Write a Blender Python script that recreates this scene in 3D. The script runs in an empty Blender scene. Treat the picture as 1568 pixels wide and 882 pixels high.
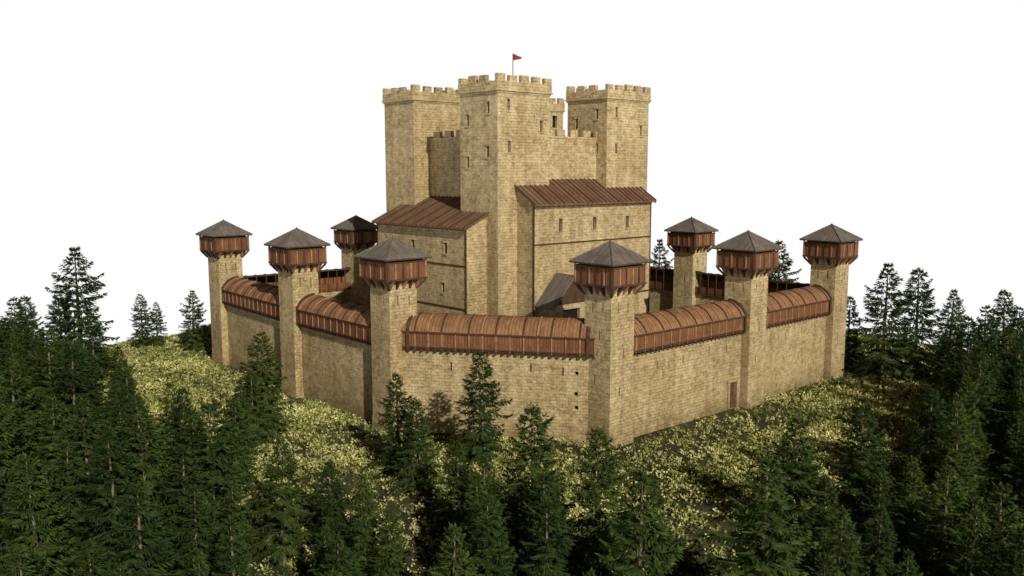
import bpy, math, random
import numpy as np
from mathutils import Vector
random.seed(7); rng=np.random.default_rng(7)
sc=bpy.context.scene
col=sc.collection
U=(0.738,0.674); V=(-0.674,0.738)
CAMZ=25.26
def uv2w(u,v): return (U[0]*u+V[0]*v, U[1]*u+V[1]*v)

# ---------------------------------------------------------------- materials
def newmat(name):
    m=bpy.data.materials.new(name); m.use_nodes=True
    nt=m.node_tree; b=nt.nodes['Principled BSDF']; b.inputs['Roughness'].default_value=0.9
    b.inputs['Specular IOR Level'].default_value=0.2
    return m,nt,b
def N(nt,t,**k):
    n=nt.nodes.new(t)
    for a,v in k.items(): setattr(n,a,v)
    return n
def noise(nt,vec,scale,detail=4,rough=0.6):
    n=N(nt,'ShaderNodeTexNoise'); n.inputs['Scale'].default_value=scale
    n.inputs['Detail'].default_value=detail; n.inputs['Roughness'].default_value=rough
    if vec is not None: nt.links.new(vec,n.inputs['Vector'])
    return n.outputs['Fac']
def ramp(nt,fac,stops):
    r=N(nt,'ShaderNodeValToRGB'); e=r.color_ramp.elements
    while len(e)<len(stops): e.new(0.5)
    for i,(p,c) in enumerate(stops): e[i].position=p; e[i].color=(c[0],c[1],c[2],1)
    nt.links.new(fac,r.inputs[0]); return r.outputs[0]
def mix(nt,mode,fac,a,b):
    n=N(nt,'ShaderNodeMix',data_type='RGBA',blend_type=mode)
    for s,x in ((n.inputs[0],fac),(n.inputs[6],a),(n.inputs[7],b)):
        if hasattr(x,'node'): nt.links.new(x,s)
        else: s.default_value=x if not isinstance(x,tuple) else (*x,1)
    return n.outputs[2]
def bump(nt,b,h,strength=0.4,dist=0.03):
    n=N(nt,'ShaderNodeBump'); n.inputs['Strength'].default_value=strength; n.inputs['Distance'].default_value=dist
    nt.links.new(h,n.inputs['Height']); nt.links.new(n.outputs[0],b.inputs['Normal'])
def mapping(nt,vec,scale):
    n=N(nt,'ShaderNodeMapping'); n.inputs['Scale'].default_value=scale; nt.links.new(vec,n.inputs[0]); return n.outputs[0]

def stone_mat(name,c1,c2,mo):
    m,nt,b=newmat(name)
    tc=N(nt,'ShaderNodeTexCoord'); uv=tc.outputs['UV']; ob=tc.outputs['Object']
    br=N(nt,'ShaderNodeTexBrick'); br.inputs['Scale'].default_value=1
    br.inputs['Color1'].default_value=(*c1,1); br.inputs['Color2'].default_value=(*c2,1); br.inputs['Mortar'].default_value=(*mo,1)
    br.inputs['Mortar Size'].default_value=0.016; br.inputs['Mortar Smooth'].default_value=0.6; br.inputs['Bias'].default_value=-.1
    br.inputs['Brick Width'].default_value=0.56; br.inputs['Row Height'].default_value=0.31
    d=N(nt,'ShaderNodeTexNoise'); d.inputs['Scale'].default_value=1.6; d.inputs['Detail'].default_value=4; nt.links.new(uv,d.inputs['Vector'])
    va=N(nt,'ShaderNodeVectorMath',operation='MULTIPLY_ADD'); va.inputs[1].default_value=(0.28,0.26,0)
    nt.links.new(d.outputs['Color'],va.inputs[0]); nt.links.new(uv,va.inputs[2]); nt.links.new(va.outputs[0],br.inputs['Vector'])
    # individual stones of uneven tone
    vo=N(nt,'ShaderNodeTexVoronoi'); vo.inputs['Scale'].default_value=1.0; nt.links.new(mapping(nt,va.outputs[0],(2.2,3.2,1)),vo.inputs['Vector'])
    sv=N(nt,'ShaderNodeSeparateColor'); nt.links.new(vo.outputs['Color'],sv.inputs[0])
    c=mix(nt,'MULTIPLY',0.95,br.outputs['Color'],ramp(nt,sv.outputs[0],[(0.0,(0.72,0.70,0.64)),(0.5,(1,1,1)),(1.0,(1.14,1.14,1.14))]))
    st=ramp(nt,noise(nt,ob,0.16,6,0.65),[(0.3,(0.74,0.70,0.62)),(0.62,(1.06,1.05,1.02))])
    c=mix(nt,'MULTIPLY',1.0,c,st)
    streak=ramp(nt,noise(nt,mapping(nt,ob,(1.1,1.1,0.13)),1.0,5,0.6),[(0.35,(0.70,0.66,0.58)),(0.6,(1,1,1))])
    c=mix(nt,'MULTIPLY',0.7,c,streak)
    f=ramp(nt,noise(nt,ob,3.4,7,0.88),[(0.35,(0.52,0.49,0.42)),(0.5,(1,1,1)),(0.64,(1.22,1.22,1.16))])
    c=mix(nt,'MULTIPLY',0.95,c,f)
    # stone colour gets darker towards the foot of the wall
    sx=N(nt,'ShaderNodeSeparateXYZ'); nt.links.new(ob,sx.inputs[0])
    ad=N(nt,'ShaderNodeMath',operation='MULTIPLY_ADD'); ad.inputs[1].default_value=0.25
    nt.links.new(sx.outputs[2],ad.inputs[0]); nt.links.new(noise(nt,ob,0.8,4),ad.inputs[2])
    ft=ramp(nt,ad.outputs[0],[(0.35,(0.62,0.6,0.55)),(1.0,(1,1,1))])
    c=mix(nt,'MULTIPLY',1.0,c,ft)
    nt.links.new(c,b.inputs['Base Color'])
    h=N(nt,'ShaderNodeMath',operation='MULTIPLY_ADD'); h.inputs[1].default_value=-0.3
    nt.links.new(br.outputs['Fac'],h.inputs[0]); nt.links.new(noise(nt,ob,3.4,6,0.8),h.inputs[2])
    bump(nt,b,h.outputs[0],1.0,0.12)
    return m
def wood_mat(name,c1,c2,plank=0.28):
    m,nt,b=newmat(name)
    tc=N(nt,'ShaderNodeTexCoord'); uv=tc.outputs['UV']; ob=tc.outputs['Object']
    sx=N(nt,'ShaderNodeSeparateXYZ'); nt.links.new(uv,sx.inputs[0])
    cb=N(nt,'ShaderNodeCombineXYZ'); nt.links.new(sx.outputs[1],cb.inputs[0]); nt.links.new(sx.outputs[0],cb.inputs[1])
    br=N(nt,'ShaderNodeTexBrick'); br.inputs['Scale'].default_value=1
    br.inputs['Color1'].default_value=(*c1,1); br.inputs['Color2'].default_value=(*c2,1)
    br.inputs['Mortar'].default_value=(c2[0]*.3,c2[1]*.3,c2[2]*.3,1)
    br.inputs['Brick Width'].default_value=3.0; br.inputs['Row Height'].default_value=plank; br.inputs['Mortar Size'].default_value=0.02
    nt.links.new(cb.outputs[0],br.inputs['Vector'])
    g=ramp(nt,noise(nt,mapping(nt,uv,(9,0.8,1)),1,4),[(0.3,(0.65,0.62,0.6)),(0.7,(1.15,1.12,1.1))])
    c=mix(nt,'MULTIPLY',0.9,br.outputs['Color'],g)
    s=ramp(nt,noise(nt,ob,0.6,4),[(0.3,(0.72,0.7,0.7)),(0.65,(1.1,1.1,1.1))])
    c=mix(nt,'MULTIPLY',0.9,c,s)
    nt.links.new(c,b.inputs['Base Color']); bump(nt,b,br.outputs['Fac'],0.3,0.02)
    return m
def plain_mat(name,c,rough=0.9,var=0.4,scale=2.0):
    m,nt,b=newmat(name); tc=N(nt,'ShaderNodeTexCoord')
    f=noise(nt,tc.outputs['Object'],scale,5,0.7)
    cc=ramp(nt,f,[(0.3,tuple(x*(1-var) for x in c)),(0.7,tuple(x*(1+var) for x in c))])
    nt.links.new(cc,b.inputs['Base Color']); b.inputs['Roughness'].default_value=rough
    return m
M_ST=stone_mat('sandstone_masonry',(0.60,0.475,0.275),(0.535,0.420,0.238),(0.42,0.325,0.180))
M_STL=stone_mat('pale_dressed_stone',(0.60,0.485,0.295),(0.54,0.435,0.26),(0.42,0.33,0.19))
M_WD=wood_mat('red_brown_boards',(0.25,0.115,0.049),(0.18,0.082,0.035))
M_WR=wood_mat('gallery_roof_boards',(0.345,0.180,0.085),(0.255,0.133,0.062),0.34)
M_BT=plain_mat('dark_timber',(0.072,0.040,0.023))
M_BL=plain_mat('light_timber',(0.31,0.165,0.085))
M_RF=wood_mat('keep_roof_shingle',(0.215,0.122,0.070),(0.155,0.088,0.050),0.4)
M_SL=wood_mat('tower_roof_slate',(0.215,0.185,0.152),(0.155,0.134,0.110),0.3)
M_DK=plain_mat('dark_interior',(0.012,0.010,0.009))
M_RED=plain_mat('red_cloth',(0.22,0.035,0.02))
M_DR=wood_mat('oak_door',(0.20,0.085,0.035),(0.15,0.06,0.028),0.22)
MATS=[M_ST,M_STL,M_WD,M_WR,M_BT,M_BL,M_RF,M_SL,M_DK,M_RED,M_DR]
ST,STL,WD,WR,BT,BL,RF,SL,DK,RED,DR=range(11)

# ---------------------------------------------------------------- mesh builder
class Fr:
    def __init__(s,o,t,n): s.o=o;s.t=t;s.n=n
    def p(s,a,b,z): return (s.o[0]+a*s.t[0]+b*s.n[0], s.o[1]+a*s.t[1]+b*s.n[1], z)
    def sub(s,a,b): q=s.p(a,b,0); return Fr((q[0],q[1]),s.t,s.n)
    def swap(s): return Fr(s.o,s.n,s.t)
class MB:
    def __init__(s): s.v=[];s.f=[];s.m=[]
    def poly(s,pts,mat):
        i=len(s.v); s.v+=pts; s.f.append(tuple(range(i,i+len(pts)))); s.m.append(mat)
    def box(s,fr,a0,a1,b0,b1,z0,z1,mat):
        P=[fr.p(a,b,z) for z in (z0,z1) for a,b in ((a0,b0),(a1,b0),(a1,b1),(a0,b1))]
        for q in ((0,1,5,4),(1,2,6,5),(2,3,7,6),(3,0,4,7),(4,5,6,7),(3,2,1,0)): s.poly([P[k] for k in q],mat)
    def prism(s,A,B,mat):   # two matching outlines
        s.poly(list(A),mat); s.poly(list(reversed(B)),mat); n=len(A)
        for i in range(n): s.poly([A[i],A[(i+1)%n],B[(i+1)%n],B[i]],mat)
    def beam(s,p,q,w,mat,up=Vector((0,0,1))):
        p=Vector(p);q=Vector(q);d=(q-p).normalized()
        x=d.cross(up); x=(Vector((1,0,0)) if x.length<1e-4 else x.normalized())*w/2
        y=d.cross(x).normalized()*w/2
        A=[tuple(p+x+y),tuple(p-x+y),tuple(p-x-y),tuple(p+x-y)];B=[tuple(q+x+y),tuple(q-x+y),tuple(q-x-y),tuple(q+x-y)]
        s.prism(A,B,mat)
    def panel(s,fr,a0,a1,b,z0,z1,ops,inw,mat,depth=0.4,trim=True):
        ops=[(max(a0+.05,c-w/2),min(a1-.05,c+w/2),z-h/2,z+h/2) for c,z,w,h in ops]
        A=sorted({a0,a1,*[o[0] for o in ops],*[o[1] for o in ops]}); Z=sorted({z0,z1,*[o[2] for o in ops],*[o[3] for o in ops]})
        for i in range(len(A)-1):
            for j in range(len(Z)-1):
                ac=(A[i]+A[i+1])/2; zc=(Z[j]+Z[j+1])/2
                if any(o[0]<ac<o[1] and o[2]<zc<o[3] for o in ops): continue
                s.poly([fr.p(A[i],b,Z[j]),fr.p(A[i+1],b,Z[j]),fr.p(A[i+1],b,Z[j+1]),fr.p(A[i],b,Z[j+1])],mat)
        for (x0,x1,y0,y1) in ops:
            e=b+inw*depth
            s.poly([fr.p(x0,e,y0),fr.p(x1,e,y0),fr.p(x1,e,y1),fr.p(x0,e,y1)],DK)
            for (p,q,r,t) in ((x0,y0,x0,y1),(x1,y0,x1,y1),(x0,y0,x1,y0),(x0,y1,x1,y1)):
                s.poly([fr.p(p,b,q),fr.p(r,b,t),fr.p(r,e,t),fr.p(p,e,q)],mat)
            if trim:
                o=-inw*0.06
                s.box(fr,x0-.18,x1+.18,min(b+o,b-inw*.002),max(b+o,b-inw*.002),y1+.003,y1+.22,STL)
                s.box(fr,x0-.12,x1+.12,min(b+o*1.6,b-inw*.002),max(b+o*1.6,b-inw*.002),y0-.16,y0-.003,STL)
    def obj(s,name,parent=None):
        me=bpy.data.meshes.new(name); me.from_pydata(s.v,[],s.f)
        used=sorted(set(s.m)); 
        for k in used: me.materials.append(MATS[k])
        me.polygons.foreach_set('material_index',[used.index(k) for k in s.m])
        uvl=me.uv_layers.new(name='UVMap'); co=[Vector(c) for c in s.v]; Z=Vector((0,0,1))
        for p in me.polygons:
            n=p.normal
            t=Z.cross(n); t=Vector((U[0],U[1],0)) if t.length<0.05 else t.normalized()
            w=n.cross(t)
            for li in p.loop_indices:
                c=co[me.loops[li].vertex_index]; uvl.data[li].uv=(c.dot(t),c.dot(w) if abs(n.z)>0.02 else c.z)
        o=bpy.data.objects.new(name,me); col.objects.link(o)
        if parent: o.parent=parent
        return o
def empty(name,loc=(0,0,0)):
    e=bpy.data.objects.new(name,None); col.objects.link(e); e.empty_display_size=1; return e

# ---------------------------------------------------------------- curtain wall towers
TW=[(60.4,52.75),(48.2,69.9),(48.2,88.7),(49.2,110.0),(68.7,108.8),(88.5,108.8),(100.6,91.5),(100.6,73.0),(99.9,51.9),(81.9,52.0)]
def wall_tower(u,v,idx):
    par=empty('wall_tower'); c=uv2w(u,v); fr=Fr(c,U,V)
    s=1.62; S=2.3; R=2.68
    b=MB()
    ops1=[(-.65,13.0,.16,.95),(.7,12.9,.16,.95),(0.2,8.7,.16,.9),(-.3,5.2,.16,.9)]
    ops2=[(-.6,13.0,.16,.95),(.65,12.9,.16,.95),(-.2,10.4,.16,.9),(.3,6.2,.16,.9)]
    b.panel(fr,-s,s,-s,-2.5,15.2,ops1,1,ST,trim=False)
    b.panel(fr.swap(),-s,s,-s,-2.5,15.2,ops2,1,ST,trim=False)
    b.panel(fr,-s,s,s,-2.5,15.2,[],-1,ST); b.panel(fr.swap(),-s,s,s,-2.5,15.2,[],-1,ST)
    # slight battered plinth
    q=s+.28
    A=[fr.p(x,y,-2.5) for x,y in ((-q,-q),(q,-q),(q,q),(-q,q))]; B=[fr.p(x*(s+.003)/q,y*(s+.003)/q,1.6) for x,y in ((-q,-q),(q,-q),(q,q),(-q,q))]
    b.prism(A,B,ST)
    b.obj('tower_shaft',par)
    h=MB()
    # corbels: brackets spreading out to carry the timber head
    for f in (fr,fr.swap()):
        for sg in (-1,1):
            for k in range(5):
                a=-s+.12+k*(2*s-.24)/4
                A=[f.p(a-.11,sg*(s+.002),14.1),f.p(a-.11,sg*S,15.0),f.p(a-.11,sg*(s+.002),15.0)]
                B=[f.p(a+.11,sg*(s+.002),14.1),f.p(a+.11,sg*S,15.0),f.p(a+.11,sg*(s+.002),15.0)]
                h.prism(A,B,BT if k%2 else BL)
    for sx in (-1,1):
        for sy in (-1,1):
            h.beam(fr.p(sx*s,sy*s,14.1),fr.p(sx*S*.98,sy*S*.98,14.98),.22,BT)
    h.box(fr,-S-.08,S+.08,-S-.08,S+.08,15.01,15.2,BT)
    h.box(fr,-S,S,-S,S,15.2,16.8,WD)
    h.box(fr,-S+.25,S-.25,-S+.25,S-.25,16.8,17.15,DK)
    h.box(fr,-S-.05,S+.05,-S-.05,S+.05,16.68,16.83,BT)
    for f in (fr,fr.swap()):
        for sg in (-1,1):
            for k in range(6):
                a=-S+.09+k*(2*S-.18)/5
                h.box(f,a-.075,a+.075,min(sg*(S+.01),sg*(S+.085)),max(sg*(S+.01),sg*(S+.085)),15.2,17.2 if k in(0,5) else 16.66,BL if k%2 else BT)
    h.obj('timber_hoarding',par)
    r=MB()
    E=[fr.p(x*R,y*R,17.0) for x,y in ((-1,-1),(1,-1),(1,1),(-1,1))]; E2=[(p[0],p[1],17.14) for p in E]; ap=fr.p(0,0,18.95)
    for i in range(4):
        j=(i+1)%4
        r.poly([E2[i],E2[j],ap],SL); r.poly([E[i],E[j],E2[j],E2[i]],BT)
        r.beam(E2[i],ap,.13,SL)
        for k in range(1,8):
            w=k/8; base=[E2[i][m]*(1-w)+E2[j][m]*w for m in range(3)]
            mid=[(E2[i][m]+E2[j][m])/2 for m in range(3)]
            t=1-abs(w-.5)*2
            top=[base[m]+(ap[m]-mid[m])*t for m in range(3)]
            r.beam(base,top,.06,SL)
    r.poly(E,BT); r.beam(ap,(ap[0],ap[1],ap[2]+.12),.12,BT)
    r.obj('pyramid_roof',par)
for i,(u,v) in enumerate(TW): wall_tower(u,v,i)

def curtain(i,j,door=False):
    par=empty('curtain_wall')
    P=Vector(uv2w(*TW[i])); Q=Vector(uv2w(*TW[j])); t=(Q-P); L=t.length; t=t/L
    C=Vector(uv2w(74.5,80.5)); n=Vector((-t.y,t.x))
    if n.dot(P-C)<0: n=-n
    fr=Fr((P.x,P.y),(t.x,t.y),(n.x,n.y))
    a0=1.2; a1=L-1.2
    w=MB(); ops=[]
    rr=random.Random(i*13+5)
    k=a0+3
    while k<a1-2.5:
        ops.append((k,rr.choice([6.6,6.9,6.7]),.16,.85)); k+=rr.uniform(2.6,4.4)
    if i==0: ops+=[(2.9,6.6,.32,.36),(2.95,4.6,.34,.38),(2.9,3.3,.34,.38)]
    if door: ops+=[(2.9,1.45,1.25,2.9)]
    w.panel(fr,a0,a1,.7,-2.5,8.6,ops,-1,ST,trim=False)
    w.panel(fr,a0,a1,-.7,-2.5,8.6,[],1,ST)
    w.poly([fr.p(a0,.7,8.6),fr.p(a1,.7,8.6),fr.p(a1,-.7,8.6),fr.p(a0,-.7,8.6)],ST)
    w.obj('masonry',par)
    if door:
        d=MB(); c=ops[-1][0]
        d.box(fr,c-.6,c+.6,.36,.45,0,2.88,DR)
        d.box(fr,c-.95,c-.63,.702,.85,-.3,2.95,STL); d.box(fr,c+.63,c+.95,.702,.85,-.3,2.95,STL); d.box(fr,c-1.05,c+1.05,.702,.9,2.953,3.3,STL)
        for z in (.6,1.5,2.4): d.box(fr,c-.55,c+.55,.452,.49,z,z+.1,BT)
        d.obj('postern_door',par)
    g=MB(); o=1.12
    g.box(fr,a0,a1,.72,o,8.35,8.5,BT)
    g.box(fr,a0,a1,o-.08,o,8.5,10.2,WD)            # outer boards
    g.box(fr,a0,a1,-.95,-.85,8.45,9.5,WD)           # inner parapet
    g.box(fr,a0,a1,-.95,.72,8.61,8.7,BT)
    # curved roof profile
    prof=[]
    for q in range(6):
        th=q/5*math.radians(62)
        prof.append((-.95+ (o+.16+.95)*math.sin(th)/math.sin(math.radians(62)), 11.5-1.4*(1-math.cos(th))/(1-math.cos(math.radians(62)))))
    for q in range(5):
        (b0,z0),(b1,z1)=prof[q],prof[q+1]
        for dz,mt in ((0,WR),(-.12,BT)):
            g.poly([fr.p(a0,b0,z0+dz),fr.p(a1,b0,z0+dz),fr.p(a1,b1,z1+dz),fr.p(a0,b1,z1+dz)],mt)
    g.poly([fr.p(a0,prof[-1][0],prof[-1][1]),fr.p(a1,prof[-1][0],prof[-1][1]),fr.p(a1,prof[-1][0],prof[-1][1]-.12),fr.p(a0,prof[-1][0],prof[-1][1]-.12)],BT)
    g.poly([fr.p(a0,-1.0,11.55),fr.p(a1,-1.0,11.55),fr.p(a1,-1.0,11.3),fr.p(a0,-1.0,11.3)],BT)
    n_=max(4,int((a1-a0)/1.25)); st=(a1-a0)/n_
    for k in range(n_+1):
        a=a0+k*st+rr.uniform(-.03,.03)
        hw=.06
        for q in range(5):
            (b0,z0),(b1,z1)=prof[q],prof[q+1]
            g.beam(fr.p(a,b0,z0+.03),fr.p(a,b1,z1+.03),.14,BT if k%2 else BL)
        g.box(fr,a-hw,a+hw,o+.005,o+.09,8.4,10.1,BL)
        g.box(fr,a-hw,a+hw,-1.03,-.955,8.4,11.35,BT)
        g.box(fr,a-.1,a+.1,.703,o+.05,8.12,8.345,BT)
        g.box(fr,a+st/2-.1,a+st/2+.1,.703,o+.03,8.12,8.345,BT)
    g.box(fr,a0,a1,o+.09,o+.13,8.5,8.62,BT); g.box(fr,a0,a1,o+.09,o+.13,9.9,10.02,BT)
    # arched end frames where the gallery meets the towers
    for (x0,x1) in ((a0+.45,a0+.75),(a1-.75,a1-.45)):
        for q in range(5):
            (b0,z0),(b1,z1)=prof[q],prof[q+1]
            A=[fr.p(x0,b0,z0+.02),fr.p(x0,b1,z1+.02),fr.p(x0,b1+.05,z1+.2),fr.p(x0,b0,z0+.2)]
            B=[fr.p(x1,b0,z0+.02),fr.p(x1,b1,z1+.02),fr.p(x1,b1+.05,z1+.2),fr.p(x1,b0,z0+.2)]
            g.prism(A,B,BT)
        g.box(fr,x0,x1,o+.14,o+.2,8.3,10.15,BT)
    g.obj('roofed_hoarding',par)
for i in range(10): curtain(i,(i+1)%10,door=(i==9))

# ---------------------------------------------------------------- keep
kp=empty('castle_keep')
K=Fr((-1.52,92.7),U,V)
def keep_tower(name,a,b,W,D,z1,opsF,opsL):
    m=MB(); fr=K.sub(a,b)
    m.panel(fr,0,W,0,-1,z1-1.75,opsF,1,ST); m.panel(fr.swap(),0,D,0,-1,z1-1.75,opsL,1,ST)
    m.panel(fr,0,W,D,-1,z1-1.75,opsF,-1,ST); f2=fr.sub(W,0).swap(); m.panel(f2,0,D,0,-1,z1-1.75,opsL,-1,ST)
    m.box(fr,-.1,W+.1,-.1,D+.1,z1-1.95,z1-1.78,STL)
    e=.24
    m.box(fr,-e,W+e,-e,D+e,z1-1.775,z1-1.60,STL)
    e=.16;T=.45
    zb,zm=z1-1.6,z1-.75
    for (x0,x1,y0,y1) in ((-e,W+e,-e,-e+T),(-e,W+e,D+e-T,D+e),(-e,-e+T,-e+T+.002,D+e-T-.002),(W+e-T,W+e,-e+T+.002,D+e-T-.002)):
        m.box(fr,x0,x1,y0,y1,zb,zm,ST)
    m.poly([fr.p(0,0,zb+.05),fr.p(W,0,zb+.05),fr.p(W,D,zb+.05),fr.p(0,D,zb+.05)],STL)
    rr=random.Random(int(a*7+b*3))
    def run(f,L,b0,n,c=True):
        tot=L+2*e; w=tot/(2*n-1)*1.3; gap=(tot-n*w)/(n-1)
        for k in range(n):
            if not c and k in (0,n-1): continue
            x=-e+k*(w+gap); zt=z1+rr.uniform(-.15,.04)
            m.box(f,x+rr.uniform(0,.08),x+w-rr.uniform(0,.08),b0,b0+T,zm+.001,zt,ST)
    run(fr,W,-e,5); run(fr,W,D+e-T,5)
    fs=fr.swap(); run(fs,D,-e,4,False); run(fs,D,W+e-T,4,False)
    m.obj(name,kp)
w=.40;h=1.2
F1=[(1.6,32.3,w,h),(6.4,30.2,w,h),(1.7,27.9,w,h)]
L1=[(1.5,32.0,w,h),(4.9,30.8,w,h),(1.6,27.4,w,h),(4.9,26.3,w,h)]
keep_tower('front_tower',0,0,7.7,6.2,35.45,F1,L1)
keep_tower('right_tower',16.5,-.65,7.6,6.4,35.5,[(1.7,32.2,w,h),(6.2,30.2,w,h),(1.7,28.0,w,h)],[(1.6,32.0,w,h),(4.9,31.0,w,h),(1.6,28,w,h)])
keep_tower('left_tower',.9,16.1,7.6,6.0,35.45,[],[])
keep_tower('rear_tower',18.2,15.6,7.6,6.2,35.2,[(6.0,32.0,.9,1.6)],[])
m=MB()
x0,x1,y0,y1=3.3,22.6,1.0,20.4
f=K.sub(x0,y0); W=x1-x0; D=y1-y0
m.panel(f,0,W,0,-1,29.0,[],1,ST); m.panel(f.swap(),0,D,0,-1,29.0,[],1,ST)
m.panel(f,0,W,D,-1,29.0,[],-1,ST); m.panel(f.sub(W,0).swap(),0,D,0,-1,29.0,[],-1,ST)
m.poly([f.p(0,0,28.6),f.p(W,0,28.6),f.p(W,D,28.6),f.p(0,D,28.6)],STL)
for (q,L,bb) in ((f,W,0),(f,W,D-.45),(f.swap(),D,0),(f.swap(),D,W-.45)):
    n=int(L/1.95)
    m.box(q,0 if bb==0 else .46,L-.46,bb-.06,bb+.45,29.001,29.25,ST)
    for k in range(n):
        a=k*L/n+.2; m.box(q,a,a+1.2,bb-.04,bb+.43,29.252,30.05+random.uniform(-.08,.05),ST)
# inner turret with openings
g=K.sub(9,9); m.box(g,0,4.2,0,4.2,28.6,32.6,ST)
for k in range(3): m.box(g,.1+k*1.5,1.0+k*1.5,-.1,.4,32.6,33.2,ST); m.box(g.swap(),.5+k*1.5,1.3+k*1.5,-.1,.4,32.6,33.2,ST)
m.obj('main_block',kp)

def shed(name,fr,La,Ld,zE,sl,ops,opsg,courses):
    """fr: t along facade, n toward the keep; Ld depth; roof rises with n"""
    m=MB(); zT=zE+sl*Ld
    m.panel(fr,0,La,0,-1,zE,ops,1,ST)
    for a in (0,La):
        m.poly([fr.p(a,0,-1),fr.p(a,Ld,-1),fr.p(a,Ld,zT),fr.p(a,0,zE)],ST)
    m.obj(name+'_walls',kp)
    t=MB()
    for z in courses:
        t.box(fr,-.07,La+.07,-.07,-.002,z,z+.17,BT)
    for a in (0,La):
        t.box(fr,a-.07,a+.07,-.071,.07,-1,zE-.01,BT)
    t.box(fr,-.1,La+.1,-.14,-.075,zE-.32,zE-.08,BT)
    t.obj(name+'_timber_trim',kp)
    r=MB(); o=.55; th=.16
    z_=lambda b: zE+sl*b+.02
    A=[fr.p(-.4,-o,z_(-o)),fr.p(-.4,Ld,z_(Ld)),fr.p(-.4,Ld,z_(Ld)+th),fr.p(-.4,-o,z_(-o)+th)]
    B=[fr.p(La+.4,-o,z_(-o)),fr.p(La+.4,Ld,z_(Ld)),fr.p(La+.4,Ld,z_(Ld)+th),fr.p(La+.4,-o,z_(-o)+th)]
    r.prism(A,B,RF)
    n=int(La/.72)
    for k in range(n+1):
        a=-.35+k*(La+.7)/n
        r.beam(fr.p(a,-o-.03,z_(-o)+th+.05),fr.p(a,Ld,z_(Ld)+th+.05),.12,RF if k%3 else BT)
        r.beam(fr.p(a,-o+.1,z_(-o)-.08),fr.p(a,0,z_(0)-.08),.12,BT)
    r.obj(name+'_roof',kp)
fr=Fr(K.p(2.8,-2.64,0)[:2],U,V)
ww=.55
shed('right_range',fr,19.6,3.66,21.95,.62,[(4.1,19.5,ww,1.4),(9.6,19.5,ww,1.4),(15.3,19.4,ww,1.4),(12,13.6,ww,1.2),(16.5,8,ww,1.2)],[],[17.4,10.8])
fl=Fr(K.p(-2.92,1.82,0)[:2],V,U)
shed('left_range',fl,16.6,6.2,19.4,.44,[(3.5,17.0,ww,1.2),(9.5,17.0,ww,1.2),(4,12.6,ww*.8,1.1)],[],[15.15,10.5])
# entrance porch against the right range
p=MB(); q=fr.sub(.6,0)
p.box(q,0,.5,-2.6,-.08,-1,11.2,ST); p.box(q,4.9,5.4,-2.6,-.08,-1,11.2,ST)
p.panel(q,.5,4.9,-2.5,-1,11.2,[(2.7,9.0,2.6,3.2)],1,ST)
p.prism([q.p(0,-2.6,11.2),q.p(5.4,-2.6,11.2),q.p(2.7,-2.6,14.0)],[q.p(0,-2.2,11.2),q.p(5.4,-2.2,11.2),q.p(2.7,-2.2,14.0)],BT)
for sx in (0,1):
    e0=-.5 if sx==0 else 5.9
    A=[q.p(e0,-3.0,10.8),q.p(2.7,-3.0,14.1),q.p(2.7,-3.0,14.3),q.p(e0,-3.0,11.0)]
    B=[q.p(e0,-.08,10.8),q.p(2.7,-.08,14.1),q.p(2.7,-.08,14.3),q.p(e0,-.08,11.0)]
    p.prism(A,B,SL)
p.obj('entrance_porch',kp)
# flag
fg=empty('flag'); g=MB(); c=K.p(4.2,2.2,0); g.beam((c[0],c[1],33.9),(c[0],c[1],38.0),.09,BT,Vector((0,1,0)))
g.obj('flagpole',fg)
g=MB(); nx=8
for k in range(nx):
    f0=k/nx; f1=(k+1)/nx
    def fp(f,s): return (c[0]+.05+f*.9,c[1]-.1*math.sin(f*7)-.2*f,37.6-.1*f+s*(.36*(1-f*.8)))
    g.poly([fp(f0,-1),fp(f1,-1),fp(f1,1),fp(f0,1)],RED)
g.obj('pennant',fg)

# courtyard lean-to buildings
def house(u,v,W,D,zE,zR,name):
    par=empty(name); f=Fr(uv2w(u,v),U,V); b=MB()
    b.panel(f,0,W,0,-.5,zE,[(W*.3,zE*.5,.7,1.0),(W*.7,1.2,1.1,2.4)],1,ST); b.panel(f.swap(),0,D,0,-.5,zE,[(D*.5,zE*.5,.6,1.0)],1,ST)
    b.panel(f,0,W,D,-.5,zE,[],-1,ST); b.panel(f.sub(W,0).swap(),0,D,0,-.5,zE,[],-1,ST)
    for a in (0,W): b.poly([f.p(a,0,zE),f.p(a,D,zE),f.p(a,D/2,zR)],ST)
    b.obj('walls',par); r=MB()
    s=(zR-zE)/(D/2)
    for sg in (0,1):
        y0=-.4 if sg==0 else D+.4
        A=[f.p(-.4,y0,zE-.4*s+.03),f.p(-.4,D/2,zR+.03),f.p(-.4,D/2,zR+.2),f.p(-.4,y0,zE-.4*s+.2)]
        B=[f.p(W+.4,y0,zE-.4*s+.03),f.p(W+.4,D/2,zR+.03),f.p(W+.4,D/2,zR+.2),f.p(W+.4,y0,zE-.4*s+.2)]
        r.prism(A,B,RF)
    r.obj('gable_roof',par)
house(88,58,8,5,5.5,8,'courtyard_house'); house(54,98,6,6,5.5,8.2,'courtyard_house')

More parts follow.
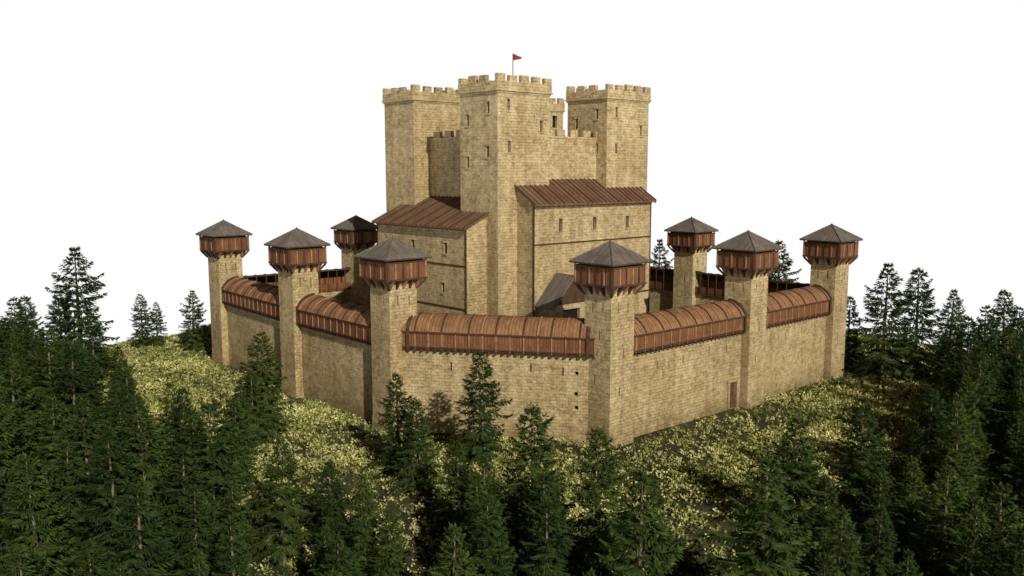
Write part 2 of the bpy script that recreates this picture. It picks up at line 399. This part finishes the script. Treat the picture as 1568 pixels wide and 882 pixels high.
# ---------------------------------------------------------------- terrain
def gz(x,y):
    dx=x-.7; dy=y-109; r=np.hypot(dx,dy)+1e-6
    c=dy/r
    s=60-20*np.maximum(0,-c)**2-10*np.maximum(0,c)**2
    d=np.maximum(0,r-s)
    z=-(.13*d+.0062*d*d)
    amp=np.clip((r-38)/14,0,1)
    z=z+amp*(.45*np.sin(x*.21+1.3)*np.sin(y*.17+.4)+.22*np.sin(x*.47+y*.31)+.12*np.sin(x*.9-y*.8))
    return z
xs=np.arange(-160,161,1.25); ys=np.arange(-20,280,1.25)
X,Y=np.meshgrid(xs,ys); Zz=gz(X,Y)+rng.normal(0,.03,X.shape)
ny,nx=X.shape
me=bpy.data.meshes.new('ground'); vv=np.stack([X,Y,Zz],-1).reshape(-1,3)
idx=np.arange(nx*ny).reshape(ny,nx); q=np.stack([idx[:-1,:-1],idx[:-1,1:],idx[1:,1:],idx[1:,:-1]],-1).reshape(-1,4)
def fast(me,v,q):
    me.vertices.add(len(v)); me.vertices.foreach_set('co',v.astype(np.float32).ravel())
    me.loops.add(q.size); me.loops.foreach_set('vertex_index',q.astype(np.int32).ravel())
    me.polygons.add(len(q)); me.polygons.foreach_set('loop_start',np.arange(0,q.size,q.shape[1],dtype=np.int32))
    me.update(calc_edges=True); me.validate()
fast(me,vv,q); me.polygons.foreach_set('use_smooth',[True]*len(me.polygons))
gm,nt,b=newmat('hill_soil_and_grass'); ob=N(nt,'ShaderNodeTexCoord').outputs['Object']
c=ramp(nt,noise(nt,ob,.14,6,.65),[(.36,(.034,.034,.020)),(.52,(.070,.070,.034)),(.68,(.13,.13,.055))])
c2=ramp(nt,noise(nt,ob,2.2,6,.8),[(.35,(.4,.4,.4)),(.65,(1.3,1.3,1.2))])
nt.links.new(mix(nt,'MULTIPLY',.9,c,c2),b.inputs['Base Color']); bump(nt,b,noise(nt,ob,3,6,.8),.9,.25)
me.materials.append(gm); o=bpy.data.objects.new('ground',me); col.objects.link(o)

def castle_out(x,y,mg):
    u=x*U[0]+y*U[1]; v=x*V[0]+y*V[1]
    d=np.maximum.reduce([48.2-u,u-100.6,52-v,v-109.5])
    d1=-.808*(u-60.6)-.589*(v-52.9); d2=.829*(u-88.5)+.56*(v-108.8)
    return np.maximum.reduce([d,d1,d2])>mg
# low flowering shrubs covering the hill
n=50000
yy=rng.uniform(44,140,n*3); xx=rng.uniform(-.66,.66,n*3)*yy
keep=castle_out(xx,yy,1.15)&(rng.random(n*3)<yy/140+.25)
patch=np.sin(xx*.23+2*np.sin(yy*.11))+np.sin(yy*.29+1.7*np.sin(xx*.17))+.6*np.sin(xx*.7+yy*.5)
keep&=rng.random(n*3)<np.clip(.66+.36*patch,.24,1)
xx=xx[keep][:n]; yy=yy[keep][:n]; n=len(xx); print('SHRUBS',n)
zz=gz(xx,yy); kq=13
size=rng.uniform(.45,1.1,n)*rng.choice([.8,1,1.3],n)
dv=rng.normal(0,1,(n,kq,3)); dv/=np.linalg.norm(dv,axis=2)[...,None]; dv[...,2]=np.abs(dv[...,2])
rad=rng.uniform(.4,1.15,(n,kq,1))*np.array([.36,.36,.46])
cen=np.stack([xx,yy,zz],-1)[:,None,:]+dv*rad*size[:,None,None]
cen=cen.reshape(-1,3); S=(rng.uniform(.045,.09,len(cen))*(np.repeat(size,kq)*.6+.5))[:,None]
d1=dv.reshape(-1,3)+rng.normal(0,.6,(len(cen),3)); d1/=np.linalg.norm(d1,axis=1)[:,None]
d2=np.cross(d1,rng.normal(0,1,(len(cen),3))); d2/=np.linalg.norm(d2,axis=1)[:,None]
vv=np.stack([cen-d1*S*1.4,cen+d2*S*.9,cen+d1*S*1.7,cen-d2*S*.9],1).reshape(-1,3)
me=bpy.data.meshes.new('wild_shrubs'); fast(me,vv,np.arange(len(vv)).reshape(-1,4))
ca=me.color_attributes.new('tone','FLOAT_COLOR','POINT')
pc=np.sin(xx*.31+yy*.13)*np.sin(yy*.37-xx*.09)
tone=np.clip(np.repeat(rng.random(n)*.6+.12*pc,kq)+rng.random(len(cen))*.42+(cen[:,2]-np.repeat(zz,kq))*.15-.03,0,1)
tv=np.repeat(tone,4); ca.data.foreach_set('color',np.stack([tv,tv,tv,np.ones_like(tv)],-1).astype(np.float32).ravel())
sm,nt,b=newmat('shrub_leaves'); ob=N(nt,'ShaderNodeTexCoord').outputs['Object']
at=N(nt,'ShaderNodeAttribute'); at.attribute_name='tone'
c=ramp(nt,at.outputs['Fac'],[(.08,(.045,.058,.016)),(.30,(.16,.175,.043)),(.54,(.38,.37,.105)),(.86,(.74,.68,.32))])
cb=ramp(nt,noise(nt,ob,.13,3),[(.35,(.55,.62,.5)),(.55,(1.05,1.05,1.0))])
nt.links.new(mix(nt,'MULTIPLY',1.,c,cb),b.inputs['Base Color'])
me.materials.append(sm); o=bpy.data.objects.new('wild_shrubs',me); col.objects.link(o)

# ---------------------------------------------------------------- conifers
fm,nt,b=newmat('spruce_needles'); ob=N(nt,'ShaderNodeTexCoord').outputs['Object']
c=ramp(nt,noise(nt,ob,1.8,4,.7),[(.32,(.015,.031,.008)),(.52,(.036,.062,.015)),(.7,(.085,.118,.028))])
oi=N(nt,'ShaderNodeObjectInfo'); rv=ramp(nt,oi.outputs['Random'],[(0,(.65,.72,.7)),(1,(1.35,1.25,.95))])
nt.links.new(mix(nt,'MULTIPLY',1.,c,rv),b.inputs['Base Color']); b.inputs['Roughness'].default_value=.8; b.inputs['Specular IOR Level'].default_value=.08
bm_=plain_mat('spruce_bark',(.19,.135,.095))
def tree_mesh(seed,bare,dens):
    r=random.Random(seed); H=10.0; v=[];f=[];mi=[]
    lean=(r.uniform(-.02,.02),r.uniform(-.02,.02))
    sg=10
    for k in range(sg+1):
        z=-.6+(H+.5)*k/sg; rad=.16*(1-k/sg)**.8+.012
        for a in range(7): v.append((lean[0]*z+rad*math.cos(a*.8976),lean[1]*z+rad*math.sin(a*.8976),z))
    for k in range(sg):
        for a in range(7):
            i=k*7; f.append((i+a,i+(a+1)%7,i+7+(a+1)%7,i+7+a)); mi.append(0)
    def quad(p,d,w,L,m=1):
        i=len(v); e=p+d*L
        mdl=p+d*L*.4
        v.extend([tuple(p),tuple(mdl+w),tuple(e),tuple(mdl-w)]); f.append((i,i+1,i+2,i+3)); mi.append(m)
    z=bare*H
    while z<H*.985:
        fr_=(z-bare*H)/(H*(1-bare))
        Lm=3.0*(1-fr_)**.8*(.7+.3*min(1,fr_*5))+.1
        nb=r.choice([5,6,6,7]) if fr_<.75 else 5
        a0=r.uniform(0,6.28); ring=r.uniform(.68,1.14)
        for k in range(nb):
            if r.random()>dens: continue
            az=a0+k*6.283/nb+r.uniform(-.35,.35); L=Lm*ring*r.uniform(.58,1.18)
            dr=Vector((math.cos(az),math.sin(az),0)); sd=Vector((-dr.y,dr.x,0))
            rise=.5*fr_+r.uniform(-.1,.1); droop=.68*(1-fr_)+.08
            zb=z+r.uniform(-.08,.08)
            def P(s): return Vector((lean[0]*zb,lean[1]*zb,zb))+dr*(L*s)+Vector((0,0,L*(rise*s-droop*s*s+.34*s**4)))
            pr=P(0)
            for q in range(1,4):
                pn=P(q/3*.92); ww=.022*(1.3-q/3)*(L/1.5+.3)
                i=len(v); v.extend([tuple(pr+sd*ww),tuple(pr-sd*ww),tuple(pn-sd*ww*.7),tuple(pn+sd*ww*.7)]); f.append((i,i+1,i+2,i+3)); mi.append(0)
                pr=pn
            n=max(4,int(L/.155)); 
            for q in range(n):
                s=.12+.88*(q+.5)/n; p=P(s); t=(P(min(1.02,s+.05))-p).normalized()
                tl=(.74*(1-s)**.55+.16)*min(1,L/1.3+.25)*r.uniform(.7,1.25)
                for sgn in (-1,1):
                    if r.random()<.07: continue
                    d=(t*.7+sd*sgn*.72+Vector((0,0,r.uniform(-.4,.05)))).normalized()
                    d2=(d+Vector((r.uniform(-.25,.25),r.uniform(-.25,.25),-.45))).normalized()
                    w=Vector((0,0,1)).cross(d).normalized()
                    quad(p,d,(w*.9+Vector((0,0,.45*sgn))).normalized()*.068,tl)
                    quad(p+d*tl*.3,d2,(Vector((0,0,.7))+w*.6).normalized()*.057,tl*.75)
                    if r.random()<.5:
                        d3=(d*.5+Vector((0,0,-1))).normalized(); quad(p+d*tl*r.uniform(.15,.6),d3,w*.048,tl*.5)
            quad(P(.93),(P(1.0)-P(.9)).normalized(),Vector((0,0,1)).cross(dr)*.05,.3)
        z+=(.35+.20*(1-fr_))*r.uniform(.75,1.25)
    for k in range(10):
        quad(Vector((lean[0]*H,lean[1]*H,H*.965+k*.02)),Vector((math.cos(k*2.4)*.35,math.sin(k*2.4)*.35,1)).normalized(),Vector((math.sin(k*2.4),-math.cos(k*2.4),0))*.03,.35)
    me=bpy.data.meshes.new('spruce_%d'%seed); me.from_pydata(v,[],f)
    me.materials.append(bm_); me.materials.append(fm); me.polygons.foreach_set('material_index',mi); return me
TM=[tree_mesh(i,bb,dd) for i,(bb,dd) in enumerate([(.10,.97),(.2,.9),(.14,.94),(.28,.87),(.10,.95),(.24,.88),(.16,.92)])]
print('TREE FACES',[len(t.polygons) for t in TM])
placed=[]
def put(x,y,H,k=None,w=None):
    o=bpy.data.objects.new('pine_tree',TM[random.randrange(7) if k is None else k]); col.objects.link(o)
    s=H/10; ws=(w or random.uniform(.9,1.25))
    o.location=(x,y,float(gz(x,y))-.1); o.scale=(s*ws,s*ws,s); o.rotation_euler=(random.uniform(-.03,.03),random.uniform(-.03,.03),random.uniform(0,6.28)); placed.append((x,y))
hero=[(-54.3,107.8,16,0,1.25),(-57,98.9,11,1,1.2),(-53,123,8,2),(-50.5,122,7,1),(-46,123.5,8.5,0),(-23.9,80.7,10.2,2,1.3),(-9.5,71.4,8.6,0,1.2),(-2.7,73.1,10,2,1.2),
(1.6,58.1,9.6,6,1.3),(5.9,56,8.6,3,1.1),(7.3,47.5,9.2,4),(15.0,49.7,9,5),(19.8,60,8.2,1,1.3),(26.8,64,8.4,2,1.25),(33.4,68,8.2,3,1.2),(45.3,104.6,14.3,0,1.25),(49.6,105,13.8,4,1.25),
(46.6,87,10.6,2,1.2),(49,84.6,9.8,5,1.2),(40,129,15,1),(24,140,14.5,0),(-61,108,10,4,1.2),(-49,100,9,3),(53,96,10.5,1,1.2),(54,106,11,0,1.2),(58,98,10,2,1.2),(-60.5,115,9.5,1,1.2),
(-36.5,80,8.0,4),(-44,84,8.6,2),(43.2,110,9.5,6,1.2),(47.5,93,9,3,1.2),(50,90.5,9.5,6,1.2),(-50.5,91,9.5,6,1.2),(-62,102,10,0,1.2),(-7.5,67.5,7.4,4,1.2),(61,106,11,4,1.2),(-40.5,88,7.5,0,1.2)]
for hx in hero:
    x,y,H,k=hx[:4]; g=float(gz(x,y)); put(x,y,H-g if y>75 and abs(x)>40 else H+min(0,g)*-1*.9,k,hx[4] if len(hx)>4 else None)
sky_px=[-200,0,60,150,250,330,400,440,480,560,590,650,700,780,860,930,970,1000,1130,1170,1220,1300,1380,1430,1480,1568,1800]
sky_py=[470,480,505,530,560,575,560,620,700,705,620,635,640,665,700,735,800,870,870,760,695,655,635,570,500,490,480]
th=math.radians(7.6)
clear=[(-48,118,8),(44,95,3.5),(-20,66,3.6),(-18.3,60.5,3.2),(-16.5,55,2.8),(-7,61,3),(-6.2,56,2.8),(-5.6,51,2.5),(37,61,3.4),(34.5,56.5,3),(13,67,6),(12.3,60,4.2),(10.8,53.5,3.2),(17,76,7),(27,82,6.5),(-17,80,4),(-16,73,3.2),(36,88,4.5),(39,96,3.5),(-38,68,2.8),(-35,62,2.5)]
cnt=0
for _ in range(16000):
    y=random.uniform(34,135); x=random.uniform(-.68,.68)*y
    if not castle_out(np.array(x),np.array(y),3.2): continue
    if any((x-a)**2+(y-b_)**2<r_*r_ for a,b_,r_ in clear): continue
    sp=3.15 if abs(x)<30 else 2.75
    if any((x-a)**2+(y-b_)**2<sp*sp for a,b_ in placed): continue
    H=random.uniform(7.2,12.0); zt=float(gz(x,y))+H-CAMZ
    # keep the view of the walls open: tree tops stay under the sight line to the castle
    fw=y*math.cos(th)-zt*math.sin(th); up=y*math.sin(th)+zt*math.cos(th)
    px=784+1334*x/fw; py=441-1334*up/fw
    if py<np.interp(px,sky_px,sky_py)+random.uniform(-8,25): continue
    put(x,y,H); cnt+=1
print('TREES',cnt)

# ---------------------------------------------------------------- light, sky, camera
el=math.radians(30); az=math.atan2(.43,-.90)
d=Vector((math.sin(az)*math.cos(el),math.cos(az)*math.cos(el),math.sin(el)))
sl=bpy.data.lights.new('sun','SUN'); sl.energy=3.9; sl.angle=math.radians(.7); sl.color=(1,.95,.85)
so=bpy.data.objects.new('sun',sl); col.objects.link(so); so.rotation_euler=d.to_track_quat('Z','Y').to_euler(); so.location=(60,-60,90)
wd=bpy.data.worlds.new('World'); sc.world=wd; wd.use_nodes=True; nt=wd.node_tree
bg=nt.nodes['Background']; bg.inputs['Strength'].default_value=.05
sk=N(nt,'ShaderNodeTexSky',sky_type='NISHITA',sun_disc=False); sk.sun_elevation=el; sk.sun_rotation=az
b2=N(nt,'ShaderNodeBackground'); b2.inputs['Color'].default_value=(1,1,1,1); b2.inputs['Strength'].default_value=1.01
tc=N(nt,'ShaderNodeTexCoord'); sx=N(nt,'ShaderNodeSeparateXYZ'); nt.links.new(tc.outputs['Generated'],sx.inputs[0])
mr=N(nt,'ShaderNodeMapRange',interpolation_type='SMOOTHSTEP'); mr.inputs['From Min'].default_value=.215; mr.inputs['From Max'].default_value=.36
nt.links.new(sx.outputs[2],mr.inputs['Value'])
ms=N(nt,'ShaderNodeMixShader'); nt.links.new(mr.outputs[0],ms.inputs[0]); nt.links.new(b2.outputs[0],ms.inputs[1]); nt.links.new(bg.outputs[0],ms.inputs[2])
nt.links.new(ms.outputs[0],nt.nodes['World Output'].inputs['Surface'])
sc.view_settings.view_transform='Standard'; sc.view_settings.look='None'; sc.view_settings.exposure=0
cd=bpy.data.cameras.new('camera'); cd.lens=30.63; cd.sensor_width=36; cd.clip_end=2000
co=bpy.data.objects.new('camera',cd); col.objects.link(co); co.location=(0,0,CAMZ); co.rotation_euler=(math.radians(82.4),0,0); sc.camera=co
